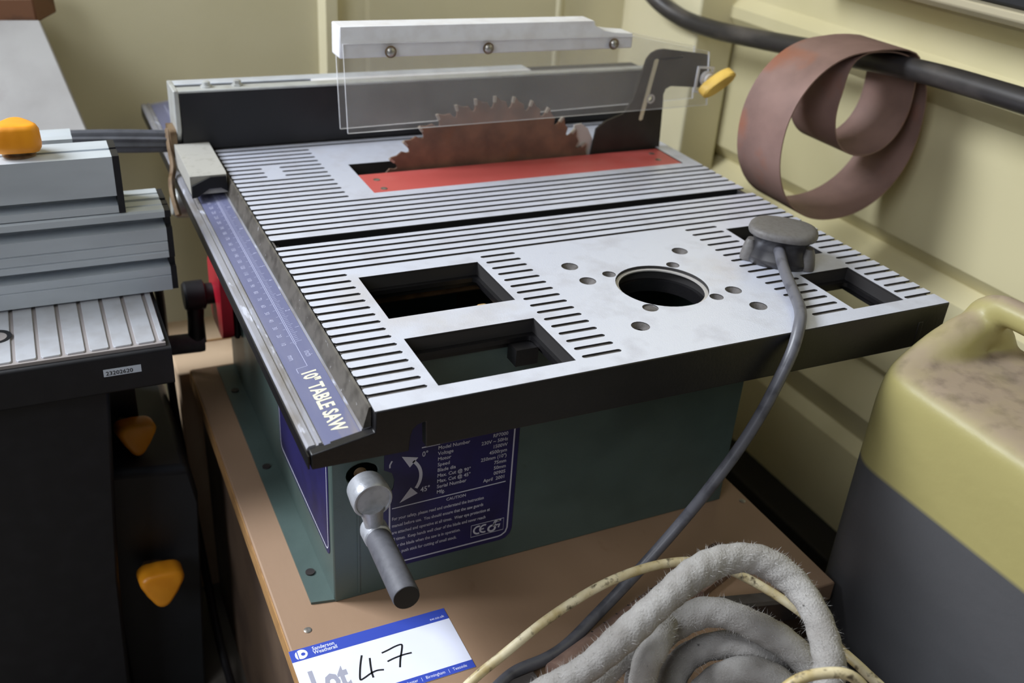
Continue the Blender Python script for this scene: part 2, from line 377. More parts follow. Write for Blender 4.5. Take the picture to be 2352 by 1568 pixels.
# casting below the lands
RH = [(.0438, .1363, .0142, .0742), (.0438, .1363, .103, .1693), (.365, .4135, .0142, .0742), (.365, .4135, .103, .1693)]
PC = (.2505, .0912)
holes = [[(a, c), (b, c), (b, d), (a, d)] for a, b, c, d in RH]
ins = [(.108, .3275), (.4285, .3275), (.4285, .404), (.108, .404)]
smallh = [(.2, .1411, .0065), (.2995, .1411, .0065), (.2995, .0405, .0065), (.2005, .0408, .0065), (.2008, .1145, .0063), (.2978, .0679, .0063),
          (.2221, .12, .0052), (.2789, .1199, .0052), (.2787, .0624, .0052), (.2221, .0624, .0058)]
cast = MB().prism([(.0012, .0065), (W - .0065, .0065), (W - .0065, YT), (.0012, YT)], holes + [circ(PC[0], PC[1], .0346, 40), ins, [(.0025, .2368), (W - .008, .2368), (W - .008, .2500), (.0025, .2500)]] + [circ(x, y, r, 12) for x, y, r in smallh[:9]], 'z', -.0105, -.0012, 0, 1)
cast = cast.build('table_casting', ['cast_groove', 'land_side'], saw)
# black rim walls hanging below the openings
for a, b, c, d in RH:
    rim = MB(); rim.prism([(a - .004, c - .004), (b + .004, c - .004), (b + .004, d + .004), (a - .004, d + .004)], [[(a, c), (b, c), (b, d), (a, d)]], 'z', -.019, -.0106)
    rim.prism([(a, c), (b, c), (b, d), (a, d)], [rrect(a + .004, b - .003, c + .003, d - .004, .004)], 'z', -.014, -.0106); rim.build('opening_rim', 'black_paint', cast)
rim = MB(); rim.prism(circ(PC[0], PC[1], .038, 40), [circ(PC[0], PC[1], .0316, 40)], 'z', -.02, -.0106)
rim.build('opening_rim', 'black_paint', cast)
MB().box(.118, .1345, .060, .0735, -.027, -.0145).build('corner_boss', 'black_paint', cast)
# skirt: front with slotted notch, other three sides
sk = MB()
fr = [(-.037, -.0302), (.0205, -.0312), (.0215, -.021), (.0228, -.0169), (.0255, -.0143), (.0292, -.0132), (.0305, -.0132), (.0312, -.0312), (.40, -.033), (.437, -.0325), (.4425, -.029), (.4445, -.022), (W, -.0002), (.0004, -.0002), (0, -.0136), (-.0065, -.0150), (-.037, -.0203)]
sk.prism(fr, [], 'y', -.0008, .006)
sk.box(W - .006, W - .0001, .006, YT, -.03, -.0033)
sk.box(.0001, .006, .006, YT, -.031, -.0033)
sk.box(.006, W - .006, YT - .006, YT, -.03, -.0033)
sk.box(.418, .4225, -.0012, .004, -.0325, -.012)
sk.build('skirt', 'black_paint', saw, bevel=.0007)
# lands and ribs
def rib(x0, x1, y0, y1, nl=True, nr=False):
    r = min(.0022, (y1 - y0) / 2 * .9); pts = []
    def arc(cx, cy, a0):
        for k in range(4): a = math.radians(a0 + 30 * k); pts.append((cx + r * math.cos(a), cy + r * math.sin(a)))
    for cx, cy, a0, f in ((x1 - r, y0 + r, -90, nr), (x1 - r, y1 - r, 0, nr), (x0 + r, y1 - r, 90, nl), (x0 + r, y0 + r, 180, nl)):
        if f: arc(cx, cy, a0)
        else: pts.append((x1 if cx > (x0 + x1) / 2 else x0, y0 if a0 in (-90, 180) else y1))
    return pts
GW = .0036; PT = .01065
def land(poly, holes, name='rib'):
    return MB().prism(poly, holes, 'z', -.0014, 0, 0, 1).build(name, ['alu_top', 'land_side'], cast)
gy = [.0165 + PT * k for k in range(16)]
full = [gy[15] + PT * k for k in (1, 2, 3, 4)] + []
g0 = gy[15] + PT                                           # first full-width groove
# front land: combs on the left and right edge, closed slots, openings
comb = [(W, 0), (W, gy[0] - GW / 2)]
for y in gy:
    comb += [(.418, y - GW / 2), (.4167, y), (.418, y + GW / 2)]
    comb += [(W, y + GW / 2)] + ([(W, y + PT - GW / 2)] if y is not gy[15] else [])
comb += [(W, g0 - GW / 2), (0.001, g0 - GW / 2)]
e = .0018
for y in reversed(gy):
    comb += [(.0004, y + GW / 2 + .0012), (e, y + GW / 2), (.0365, y + GW / 2), (.0378, y), (.0365, y - GW / 2), (e, y - GW / 2), (.0004, y - GW / 2 - .0012)]
comb += [(0, 0)]
def slot(x0, x1, y, h=GW):
    r = h / 2; return [(x0 + r, y - r), (x1 - r, y - r), (x1 - r * .3, y - r * .7), (x1, y), (x1 - r * .3, y + r * .7), (x1 - r, y + r), (x0 + r, y + r), (x0 + r * .3, y + r * .7), (x0, y), (x0 + r * .3, y - r * .7)]
fh = [[(a, c), (b, c), (b, d), (a, d)] for a, b, c, d in RH]
fh += [slot(.1420, .1708, y) for y in gy] + [slot(.3287, .3605, y) for y in gy]
fh += [circ(PC[0], PC[1], .0345, 48)] + [circ(x, y, r, 18) for x, y, r in smallh]
land(comb, fh, 'front_land')
# counterbored screw seats (cone walls) around the router hole
for x, y, r in smallh:
    cs = MB(); n = 18; vs = [(x + r * math.cos(2*math.pi*k/n), y + r * math.sin(2*math.pi*k/n), -.0006) for k in range(n)] + [(x + r*.45 * math.cos(2*math.pi*k/n), y + r*.45 * math.sin(2*math.pi*k/n), -.0040) for k in range(n)]
    cs.add(vs, [(k, (k + 1) % n, n + (k + 1) % n, n + k) for k in range(n)]); cs.build('screw_seat', 'cast_groove', cast)

MB().prism(circ(PC[0], PC[1], .0344, 48), [circ(PC[0], PC[1], .0318, 48)], 'z', -.0034, -.0024).build('ring_ledge', 'pale_steel', cast)
# full-width ribs before and behind the mitre slot
edges = [g0 + PT * k for k in range(5)]                     # grooves .187 .. .230
ribs = [(edges[k] + GW / 2, edges[k + 1] - GW / 2) for k in range(4)] + [(edges[4] + GW / 2, .2366)]
for a, b in ribs: land(rib(.0004, W, a, b), [])
up = [.2502] + [.2614 + PT * k for k in range(6)]
for k in range(6): land(rib(.0004, W if k else W, up[k] + (GW / 2 if k else 0), up[k + 1] - GW / 2), [])
MB().prism([(.002, .2367), (W - .001, .2367), (W - .001, .2501), (.002, .2501)], [], 'z', -.0110, -.0085).box(.002, W - .0075, .2496, .25005, -.0085, -.0004).build('mitre_slot', 'slot_black', cast)
# land around the throat opening with comb on its left edge
ly = [.3259 + PT * k for k in range(13)]
top = ly[12] + PT - GW / 2
pts = [(W, up[6] + GW / 2), (W, top), (.001, top)]
for k in range(12, -1, -1):
    y = ly[k]
    if k in (6, 7, 8): pts += [(.0004, y + GW/2 + .001), (e, y + GW/2), (.0295, y + GW/2), (.0307, y), (.0295, y - GW/2), (e, y - GW/2), (.0004, y - GW/2 - .001)]
    else: pts += [(.0004, y + GW/2 + .001), (e, y + GW/2), (.0838, y + GW/2), (.085, y), (.0838, y - GW/2), (e, y - GW/2), (.0004, y - GW/2 - .001)]
pts += [(0.0004, up[6] + GW / 2)]
land(pts, [ins] + [slot(.046, .085, ly[k]) for k in (6, 7, 8)], 'throat_land')
ee = ly[12] + PT
k = 0
while ee + PT < YT:
    land(rib(.0004, W, ee + GW / 2, ee + PT - GW / 2), []); ee += PT
# throat: red plate, well walls
well = MB().box(.108, .4285, .4041, .408, -.035, -.0106).box(.104, .108, .328, .404, -.035, -.0106).box(.4285, .4325, .328, .404, -.035, -.0106)
well.build('throat_well', 'cast_groove', cast)
rp = MB().box(.1085, .428, .328, .3755, -.0045, -.0004).build('throat_plate', 'red_plate', saw, bevel=.0005)
for p in [(865, 412), (882, 432), (1497, 352), (1512, 366)]:
    q = on(*p, 2, 0)
    MB().lathe((q.x, q.y, -.0006), (0, 0, 1), [(.0030, 0), (.0030, .0006), (.0012, .0008)], 14).build('screw', 'screw_steel', rp)
# blade
bc = Vector((.2426, .381, -.0645)); RB = .1265; NT = 40
bp = []
for k in range(NT):
    a0 = 2 * math.pi * k / NT
    for fr_, rr in ((.0, RB), (.10, RB), (.32, RB * .972), (.62, RB * .962), (.74, RB * .925), (.86, RB * .915), (.95, RB * .932), (.985, RB * .97)):
        a = -(a0 + fr_ * 2 * math.pi / NT); bp.append((bc.x + rr * math.cos(a), bc.z + rr * math.sin(a)))
bl = MB().prism(bp, [circ(bc.x, bc.z, .015, 20)], 'y', bc.y - .0011, bc.y + .0011).build('saw_blade', 'rust_blade', saw)
for k in range(NT):
    a = -(2 * math.pi * (k + .02) / NT); c, s_ = math.cos(a), math.sin(a)
    if bc.z + RB * s_ < -.03: continue
    u = Vector((c, 0, s_)); t = Vector((-s_, 0, c)); p = bc + u * (RB - .0022)
    m_ = MB(); vs = []
    for dy in (-.0016, .0016):
        for du, dt in ((-.003, -.0008), (.0026, -.0012), (.0026, .0012), (-.003, .0012)): vs.append(p + u * du + t * dt + Vector((0, dy, 0)))
    m_.add(vs, [(0,1,2,3),(7,6,5,4),(0,4,5,1),(1,5,6,2),(2,6,7,3),(3,7,4,0)]).build('carbide_tip', 'carbide', bl)
MB().lathe((bc.x, bc.y - .006, bc.z), (0, 1, 0), [(.03, 0), (.03, .012)], 24).build('arbor_flange', 'cast_groove', bl)
# faint laser-bright streaks on the plate
# riving knife, guard
KY = .3810
kn = [(.435, -.02), (.4312, .045), (.4300, .054), (.4320, .060), (.4375, .0625), (.4870, .0582), (.4800, .0895), (.4780, .0918), (.4755, .0930), (.4240, .0997), (.4160, .0990), (.4095, .0960), (.4050, .0905), (.3945, .0500), (.3850, .0370), (.3660, .0310), (.3560, .0240), (.3500, -.02)]
slp = lambda t, o: (.4162 + (.4068 - .4162) * t + o, .0880 + (.0320 - .0880) * t)
hole = [slp(0, -.0028), slp(-.05, 0), slp(0, .0028), slp(1, .0026), slp(1.05, 0), slp(1, -.0026)]
rk = MB().prism(kn, [hole, circ(.4152, .0508, .0030, 14)], 'y', KY - .0014, KY + .0014).build('riving_knife', 'knife_steel', saw, bevel=.0004)
MB().prism([slp(-.03, -.0024), slp(-.05, 0), slp(-.03, .0024), slp(1.03, .0022), slp(1.05, 0), slp(1.03, -.0022)], [], 'y', KY - .0016, KY - .0004).build('adjuster_strip', 'pale_slot', rk)
MB().prism(circ(.4152, .0508, .0048, 18), [circ(.4152, .0508, .0028, 18)], 'y', KY - .0020, KY - .0013).build('washer', 'pale_steel', rk)
MB().prism([(.332, .0285), (.340, .0295), (.3475, .0245), (.3535, .0145), (.3590, .001), (.3590, -.012), (.330, -.012)], [], 'y', KY + .0018, KY + .0035).build('splitter_shoe', 'pale_steel', saw)
gd = MB()
def panel(y0, y1, dx=0, dz=0):
    o = [(.0973 + dx, .041 + dz), (.0940 + dx, .1175), (.3797, .1160), (.4690, .0985), (.4765, .0445), (.30, .0425 + dz * .5)]
    h = []
    return MB().prism(o, h, 'y', y0, y1, 0, 1)
g1 = panel(.3665, .3690).build('guard_panel', ['acrylic', 'acrylic_edge'], saw)
panel(.3920, .3945, .0008, -.0035).build('guard_panel', ['acrylic', 'acrylic_edge'], saw)
ws = MB().prism([(.0915, .105), (.0915, .1312), (.3355, .1307), (.3370, .1262), (.3480, .1215), (.3600, .1195), (.3790, .1180), (.3790, .1045)], [], 'y', .3692, .3918).build('guard_top_bar', 'white_plastic', saw, bevel=.0012)
for x, z in ((.1356, .1101), (.2269, .1100), (.3566, .1097)):
    sw = MB().lathe((x, .3665, z), (0, -1, 0), [(.0052, 0), (.0052, .0006), (.0042, .0007)], 20).build('washer', 'brown_lever', g1)
    MB().lathe((x, .3658, z), (0, -1, 0), [(.0040, 0), (.0038, .0012), (.0028, .0024), (.0012, .0029)], 18).build('screw', 'screw_steel', g1)
# knob bracket and wing knob on the guard
MB().prism([(.4560, .0590), (.4775, .0560), (.4770, .0835), (.4570, .0850)], [[(.4585, .0612), (.4750, .0588), (.4748, .0815), (.4593, .0828)]], 'y', .3648, .3664, 0, 1).build('guard_latch', ['acrylic_edge', 'acrylic_edge'], saw)
MB().lathe((.4700, .3664, .0720), (0, -1, 0), [(.0078, 0), (.0078, .004), (.0060, .0045), (.0060, .008)], 22).build('knob_stem', 'pale_steel', saw)
kb = MB(); ax = Vector((.80, -.14, .58)).normalized(); c0 = Vector((.4745, .3540, .0705)); dn = Vector((.2, -1, -.2)); dn = (dn - ax * dn.dot(ax)).normalized(); up_ = ax.cross(dn)
ring = []
for j, d_ in enumerate((-.006, -.0045, .0045, .006)):
    sc_ = .86 if j in (0, 3) else 1
    for k in range(24):
        a = 2 * math.pi * k / 24; ring.append(c0 + dn * d_ + ax * .0195 * sc_ * math.copysign(abs(math.cos(a)) ** .8, math.cos(a)) + up_ * .0068 * sc_ * math.copysign(abs(math.sin(a)) ** .8, math.sin(a)))
kb.add(ring, [(j*24+k, j*24+(k+1)%24, j*24+24+(k+1)%24, j*24+24+k) for j in range(3) for k in range(24)] + [tuple(range(23, -1, -1)), tuple(72 + k for k in range(24))])
kb.build('wing_knob', 'yellow_knob', saw)
# steel body
YF, YK, XL, XR = .0757, .43, -.005, .334
arcs = []
for k in range(13):
    a = math.radians(100 - 100 * k / 12); arcs.append((a,))
cx0, cz0 = .002, -.122
sl = circ(.0160, -.1000, .0112, 24, .0085)
body = MB().prism([(XL, BE), (XR, BE), (XR, -.012), (XL, -.012)], [sl], 'y', YF, YF + .002)
body.box(XL, XL + .002, YF + .002, YK, BE, -.012).box(XR - .002, XR, YF + .002, YK, BE, -.012).box(XL, XR, YK, YK + .002, BE, -.012)
body.box(XL + .002, XR - .002, YF + .002, YK, BE, BE + .002)
body = body.build('body', 'green_paint', saw, bevel=.0015)
MB().prism([(XL, YF + .001), (XL, YK), (-.0215, YK), (-.0215, YF + .004)], [], 'z', BE, BE + .002).build('base_flange', 'green_paint', body)
MB().box(.012, .0135, YF - .0006, YF, BE + .004, -.13).build('fold_seam', 'green_paint', body)
for y in (.11, .25, .38):
    MB().lathe((-.014, y, BE + .002), (0, 0, 1), [(.0035, 0), (.0035, .0012)], 12).build('bolt', 'dark_steel', body)
MB().lathe((.0195, YF, -.1395), (0, -1, 0), [(.0035, 0), (.0035, .0010), (.0018, .0016)], 14).build('screw', 'brown_lever', body)
MB().box(.03, .15, .180, .190, -.030, -.020).build('trunnion_bar', 'inner_rust', body, bevel=.002)
MB().prism([(XL + .003, .262), (.105, .262), (.150, .236), (.150, .238), (.106, .264), (XL + .003, .264)], [], 'z', BE + .002, -.035).build('inner_panel', 'green_paint', body)
MB().box(.128, .1363, .105, .150, -.030, -.0245).build('sawdust_crust', 'sawdust', body, bevel=.002)
# data plate on the front
def plate_frame(x0, x1, z0, z1, r, y, th, nm, m, par):
    return MB().prism(rrect(x0, x1, z0, z1, r), [], 'y', y - th, y).build(nm, m, par)
cut = [(.036, -.1075), (.0335, -.1155), (.0305, -.1165)]
dpo = [(.0315, -.045), (.1335, -.045), (.1335, -.1805), (.1322, -.1852), (.1285, -.1888), (.1240, -.1898), (.0380, -.1898), (.0330, -.1880), (.0308, -.1840), (.0305, -.1250), (.0345, -.1230), (.0380, -.1180), (.0390, -.1110), (.0370, -.1045), (.0315, -.1010)]
dp = MB().prism(dpo, [], 'y', YF - .0004, YF - .0001).build('data_plate', 'navy_print', body)
yo = YF - .00045
def line(mb, pts, wd): return mb.ribbon([(x, yo, z) for x, z in pts], wd, (0, -1, 0), .0001)
lw = MB()
line(lw, [(.0355, -.100), (.0355, -.0975), (.037, -.0945)], .0011)
line(lw, [(.0372, -.0488), (.1292, -.0488), (.1295, -.06), (.1295, -.120), (.1295, -.1790), (.1282, -.1830), (.1250, -.1852), (.122, -.1858), (.0395, -.1858), (.0365, -.184), (.0355, -.180), (.0355, -.127)], .0011)
line(lw, [(.0372, -.1355), (.1252, -.1345)], .0008)
line(lw, [(.0585, -.0885), (.072, -.0885)], .0009)
arc = [(.0405 + .0178 * math.cos(math.radians(a)), -.1115 + .0178 * math.sin(math.radians(a))) for a in range(48, -42, -6)]
line(lw, arc, .0024)
def tri(mb, a, b, c): return mb.add([(p[0], yo - .0001, p[1]) for p in (a, b, c)] + [(p[0], yo, p[1]) for p in (a, b, c)], [(0, 1, 2), (5, 4, 3), (0, 3, 4, 1), (1, 4, 5, 2), (2, 5, 3, 0)])
tri(lw, (.0440, -.0925), (.0560, -.0960), (.0500, -.1030)); tri(lw, (.0428, -.1318), (.0510, -.1205), (.0562, -.1268))
lw.build('print_lines', 'white_print', dp)
tx = []
X_, Z_ = (1, 0, 0), (0, 0, 1)
def T(s_, x, z, size, xs=.85, al='LEFT', off=.012): tx.append((s_, (x, yo, z), X_, Z_, size, xs, al, off))
T('0°', .0588, -.0962, .0062); T('45°', .0582, -.1265, .0062)
for i, (a, b) in enumerate([('Model Number', 'RP7000'), ('Voltage', '230V ~ 50Hz'), ('Motor', '1500W'), ('Speed', '4500rpm'), ('Blade dia', '250mm (10")'), ('Max. Cut @ 90°', '75mm'), ('Max. Cut @ 45°', '50mm'), ('Serial Number', '00905'), ('Mfg.', 'April  2001')]):
    z = -.0930 - .00478 * i
    T(a, .0706, z, .0042, .92); T(b, .1245, z + .0003, .0042, .92, 'RIGHT')
T('CAUTION', .0860, -.1397, .0036, .95, 'CENTER')
for i, s_ in enumerate(['For your safety, please read and understand the instruction', 'manual before use.  You should ensure that the saw guards', 'are attached and operative at all times.  Wear eye protection at', 'all times.  Keep hands well clear of the blade and never reach', 'over the blade when the saw is in operation.', 'Use a push stick for cutting of small stock.']):
    T(s_, .0372, -.1462 - .0062 * i, .0040, .74)
text(tx, 'print_text', 'white_print', dp)
ce = MB()
line(ce, [(.0995, -.1690), (.1262, -.1690), (.1262, -.1800), (.0995, -.1800), (.0995, -.1690)], .0004)
for ccx in (.1052, .1102):
    line(ce, [(ccx + .0034 * math.cos(math.radians(a)), -.1745 + .0034 * math.sin(math.radians(a))) for a in range(65, 296, 15)], .0014)
line(ce, [(.1072, -.1745), (.1100, -.1745)], .0010)
line(ce, [(.1205 + .0022 * math.cos(math.radians(a)), -.1718 + .0022 * math.sin(math.radians(a))) for a in range(20, 290, 15)] + [(.1230, -.1738), (.1220, -.1768)], .0012)
line(ce, [(.1165 + .0028 * math.cos(math.radians(a)), -.1762 + .0026 * math.sin(math.radians(a))) for a in range(40, 400, 18)], .0016)
line(ce, [(.1172, -.1742), (.1200, -.1705), (.1240, -.1700)], .0013)
ce.build('approval_marks', 'white_print', dp)
# dark plate on the body's left side
sp = MB().prism(rrect(.085, .23, -.175, -.04, .008), [], 'x', XL - .0004, XL - .0001).build('side_plate', 'navy_print', body)
lo = rrect(.0885, .2265, -.1715, -.0435, .006)
MB().ribbon([(XL - .00045, y, z) for y, z in lo + lo[:1]], .001, (-1, 0, 0), .0001).build('print_lines', 'white_print', sp)
# tilt crank at the front
ck = MB().lathe((.0138, .0640, -.1005), (0, -1, 0), [(.0110, 0), (.0128, .002), (.0136, .012), (.0136, .0175), (.0128, .0190), (.0118, .0190), (.0114, .0180), (.0005, .0180)], 36)
am = []
for i in range(8):
    t = i / 7; am.append((Vector((.0138 + .0025 * t, .0500 - .0015 * t, -.1080 - .022 * t)), .0088 - .0024 * math.sin(t * 2.2)))
ck.tube([p for p, r in am], [r for p, r in am], 16)
ck.lathe((.0164, .0560, -.1300), (0, -1, .03), [(.0085, 0), (.0094, .003), (.0094, .0130), (.0080, .0145)], 24)
ck = ck.build('tilt_crank', 'crank_alu', saw)
MB().cyl((.0145, .0755, -.0985), (.0140, .0600, -.0990), .0045, n=16).build('crank_shaft', 'brown_lever', ck)
gp = MB().lathe((.0163, .0420, -.1296), (-.045, -1, .055), [(.0084, 0), (.0088, .002), (.0088, .0600), (.0082, .0615), (.0066, .0615), (.0062, .050), (.0002, .050)], 28, 0)
gp.build('grip', 'grip_rubber', ck)
gpi = MB().lathe(Vector((.0163, .0420, -.1296)) + Vector((-.045, -1, .055)).normalized() * .0619, (-.045, -1, .055), [(.0083, 0), (.0083, .0003), (.0070, .0004)], 28)
gpi.build('grip_end', 'black_rubber', ck)
# rise crank, lock knob and red switch on the left side
c2 = MB().lathe((-.006, .415, -.118), (-1, 0, 0), [(.010, 0), (.010, .022), (.014, .024), (.014, .040), (.012, .042)], 20)
c2.tube([(-.038, .415, -.120), (-.039, .413, -.140), (-.040, .411, -.165)], [.0085, .0075, .0085], 12)
c2.build('rise_crank', 'mach_black', saw)
MB().lathe((-.034, .411, -.166), (-1, 0, .04), [(.009, 0), (.0095, .004), (.0095, .052), (.008, .055)], 18).build('rise_grip', 'grip_rubber', saw)
sw = MB().box(-.0110, XL, .375, .445, -.150, -.075).build('switch_box', 'mach_black', saw, bevel=.003)
MB().prism(rrect(.372, .432, -.150, -.082, .014), [], 'x', -.0215, -.0112).build('switch_paddle', 'switch_red', sw, bevel=.003)
MB().lathe((-.006, .50, -.062), (-1, 0, .1), [(.012, 0), (.014, .006), (.014, .03), (.011, .034)], 18).build('lock_knob', 'fence_grey', saw)
# front rail with scale
rp_ = [(-.0002, -.0137), (-.0055, -.0139), (-.0060, -.0154), (-.0288, -.0192), (-.0292, -.0180), (-.0308, -.0182), (-.0312, -.0194), (-.0326, -.0196), (-.0330, -.0186), (-.0366, -.0190), (-.0378, -.0204), (-.0378, -.0296), (-.0365, -.0300), (-.0002, -.0300)]
rl = MB().prism(rp_, [], 'y', .0062, .708).build('front_rail', ['rail_alu'], saw)
MB().box(-.0388, -.0379, .0, .70, -.0300, -.0214).build('rail_edge', 'black_paint', rl)
MB().prism([(-.0002, -.0002), (-.0004, -.0136), (-.0052, -.0138), (-.0016, -.0006)], [], 'y', .006, YT).build('rail_lip', 'rail_dirty', rl)
sd = Vector((-.0228, 0, -.0038)).normalized(); sn = Vector((.0038, 0, -.0228)).normalized() * -1
def SP(u, y): return Vector((-.0060, y, -.0154)) + sd * u + sn * .00035
st = MB(); vs = []
for y in (.004, .70):
    for u, h in ((.0006, -.0003), (.0225, -.0003), (.0225, 0), (.0006, 0)): vs.append(SP(u, y) + sn * h)
st.add(vs, [(0,1,2,3),(7,6,5,4),(0,4,5,1),(1,5,6,2),(2,6,7,3),(3,7,4,0)])
st = st.build('scale_strip', 'scale_blue', rl)
tk = MB()
for u in (.0088, .0098): tk.ribbon([SP(u, .118), SP(u, .69)], .0003, sn, .00008)
tk.ribbon([SP(.0093, .118), SP(.0093, .0885)], .0003, sn, .00008); tk.ribbon([SP(.0093, .0885), SP(.0165, .0885)], .0003, sn, .00008); tk.ribbon([SP(.0165, .0885), SP(.0165, .083)], .0003, sn, .00008)
for i in range(230):
    y = .121 + i * .0024; L_ = .004 if i % 5 == 0 else .0024
    tk.ribbon([SP(.0082, y), SP(.0082 - L_, y)], .00028, sn, .00006)
    if i % 4 == 0: tk.ribbon([SP(.0104, y), SP(.0104 + .0018, y)], .00028, sn, .00006)
tk.build('tick_marks', 'scale_mark', st, kind='stuff')
yd = -sd; xd = (0, -1, 0)
text([('10" TABLE SAW', SP(.0148, .0835), xd, yd, .0128, .80, 'LEFT', .03)], 'lettering', 'cream_print', st)
text([('inch', SP(.0068, .1065), xd, yd, .0062, .75), ('mm', SP(.0178, .1065), xd, yd, .0055, .8)] +
     [(str(10 * (i + 1)), SP(.0178, .124 + .0115 * i), xd, yd, .0044, .9) for i in range(40)] +
     [(str(i + 1), SP(.0042, .140 + .0254 * i), xd, yd, .0044, .9) for i in range(18)], 'scale_numerals', 'scale_mark', st)

# ---------------------------------------------------------------- rip fence
FY = .4753
fn = thing('rip_fence', 'black-faced rip fence with pale top lying across the saw table', 'fence', (.2, .49, 0))
MB().prism([(FY, .0006), (FY, .0535), (FY + .038, .0535), (FY + .038, .0006)], [], 'x', -.0265, .474).build('beam', 'fence_black', fn, bevel=.0008)
MB().box(-.0285, .474, FY - .0004, FY + .012, .0537, .0562).build('top_edge', 'fence_grey', fn, bevel=.0008)
MB().box(-.0290, .30, FY + .0122, FY + .0145, .0537, .0558).build('channel_wall', 'fence_grey', fn)
MB().box(-.0290, .335, FY + .0225, FY + .038, .0537, .0562).build('top_cover', 'fence_top', fn, bevel=.0006)
MB().box(.10, .335, FY + .0146, FY + .0224, .0537, .0558).build('label_strip', 'white_plastic', fn)
MB().box(.02, .0985, FY + .0150, FY + .0215, .0537, .0541).build('adjuster_slot', 'slot_black', fn)
for x in (-.0005, .0275):
    MB().lathe((x, FY + .010, .0562), (0, 0, 1), [(.0052, 0), (.0052, .0012), (.0036, .0014), (.0036, .0048), (.0026, .0054)], 6 if x > 0 else 18).build('adjuster_bolt', 'fence_grey', fn)
MB().prism([(FY - .0006, .020), (FY - .0006, .0565), (FY + .0385, .0565), (FY + .0385, .0006), (FY + .012, .0006), (FY + .004, .010)], [], 'x', -.0315, -.0268).build('end_plate', 'fence_grey', fn, bevel=.001)
MB().lathe((.142, FY, .0305), (0, -1, 0), [(.0034, 0), (.0034, .0003)], 16).build('bolt_hole', 'black_rubber', fn)
cl = MB().prism([(.392, -.0115), (.3935, .0045), (.397, .0060), (.468, .0075), (.4752, .0075), (.4752, -.0115)], [], 'x', -.0350, -.0040).build('clamp_block', 'fence_clamp', fn, bevel=.0012)
MB().prism([(-.0348, -.0138), (-.0340, -.0030), (-.0180, .0042), (-.0050, .0040), (-.0042, -.0100), (-.0100, -.0060), (-.0200, -.0062), (-.0300, -.0130)], [], 'y', .3895, .3922).build('clamp_pad', 'black_rubber', fn)
lv = spline([(-.0375, .489, .018), (-.0385, .480, .006), (-.0385, .470, -.008), (-.0405, .462, -.016), (-.0435, .452, -.020), (-.0445, .440, -.030), (-.0430, .428, -.043)], 6)
MB().tube(lv, .0023, 10, shape=lambda a: 1.3 if abs(math.cos(a)) > .7 else .8).build('clamp_lever', 'brown_lever', fn)
MB().prism(rrect(.476, .504, -.006, .020, .003), [], 'x', -.0375, -.0316).build('pivot_plate', 'brown_lever', fn, bevel=.001)
hd = MB().tube([(-.0376 - .0868 * t, .490, .0062 + .0065 * t) for t in [i / 12 for i in range(13)]], [.0092 + .0008 * math.sin(i / 12 * 3.1) - .0005 * i / 12 for i in range(13)], 40, shape=lambda a: 1 + .10 * math.cos(10 * a))
hd.build('handle', 'handle_grey', fn)

# ---------------------------------------------------------------- mains plug lying on the table
pg = thing('mains_plug', 'dusty dark grey mains plug with grey cord resting on the ribbed saw table', 'plug', (.366, .103, 0))
def sup(cx, cy, rx, ry, z, ang, n=36, ex=.8):
    out = []
    for k in range(n):
        a = 2 * math.pi * k / n; u = rx * math.copysign(abs(math.cos(a)) ** ex, math.cos(a)); v = ry * math.copysign(abs(math.sin(a)) ** ex, math.sin(a))
        out.append((cx + u * math.cos(ang) - v * math.sin(ang), cy + u * math.sin(ang) + v * math.cos(ang), z))
    return out
def loft(rings):
    mb = MB(); n = len(rings[0]); vs = [p for r in rings for p in r]
    fs = [(i*n+k, i*n+(k+1)%n, i*n+n+(k+1)%n, i*n+n+k) for i in range(len(rings)-1) for k in range(n)] + [tuple(range(n-1, -1, -1)), tuple((len(rings)-1)*n+k for k in range(n))]
    return mb.add(vs, fs)
an = math.radians(-44); pc = (.3665, .1030)
loft([sup(*pc, a, b, z, an) for a, b, z in ((.0240, .0205, .0225), (.0262, .0222, .0230), (.0268, .0226, .0248), (.0262, .0222, .0268), (.0246, .0208, .0284), (.0215, .0182, .0292), (.0120, .0100, .0296))]).build('cap', 'plug_rubber', pg, ang=60)
loft([sup(*pc, a, b, z, an, ex=.75) for a, b, z in ((.0250, .0200, .0004), (.0256, .0206, .0030), (.0250, .0198, .0055), (.0222, .0175, .0110), (.0212, .0168, .0160), (.0222, .0185, .0212), (.0240, .0205, .0228))]).build('base', 'plug_shine', pg, ang=60)
for da in (-1, 1):
    u = Vector((math.cos(an), math.sin(an), 0)) * .0225 * da; v = Vector((math.sin(an), -math.cos(an), 0)) * .006
    q = Vector((*pc, 0)) + u + v
    loft([sup(q.x, q.y, .0065 * s_, .0085 * s_, z, an) for s_, z in ((1, .0005), (1, .003), (.75, .012), (.45, .0165))]).build('finger_grip', 'plug_rubber', pg, ang=60)
cp = [(.3570, .0935, .0145), (.3535, .0880, .0142), (.3440, .0700, .0100), (.3340, .0480, .0062), (.3260, .0320, .0052), (.3150, .0150, .0058), (.3040, .0020, .0048)]
cp += [tuple(on(1822, 800, 1, -.0080)), tuple(on(1790, 870, 1, -.0120)), tuple(on(1745, 955, 1, -.0130)), tuple(on(1690, 1040, 1, -.0120)), tuple(on(1622, 1130, 1, -.0100)), tuple(on(1560, 1205, 1, -.006)), tuple(on(1490, 1285, 1, -.0060)), tuple(on(1430, 1350, 1, -.0100)), tuple(on(1370, 1412, 2, -.196)), tuple(on(1305, 1478, 2, -.2035)), tuple(on(1255, 1512, 2, -.2045)), tuple(on(1180, 1545, 2, -.2045)), tuple(on(1120, 1600, 2, -.2045))]
MB().tube(spline(cp, 8), .0043, 16).build('cord', 'cord_grey', pg)

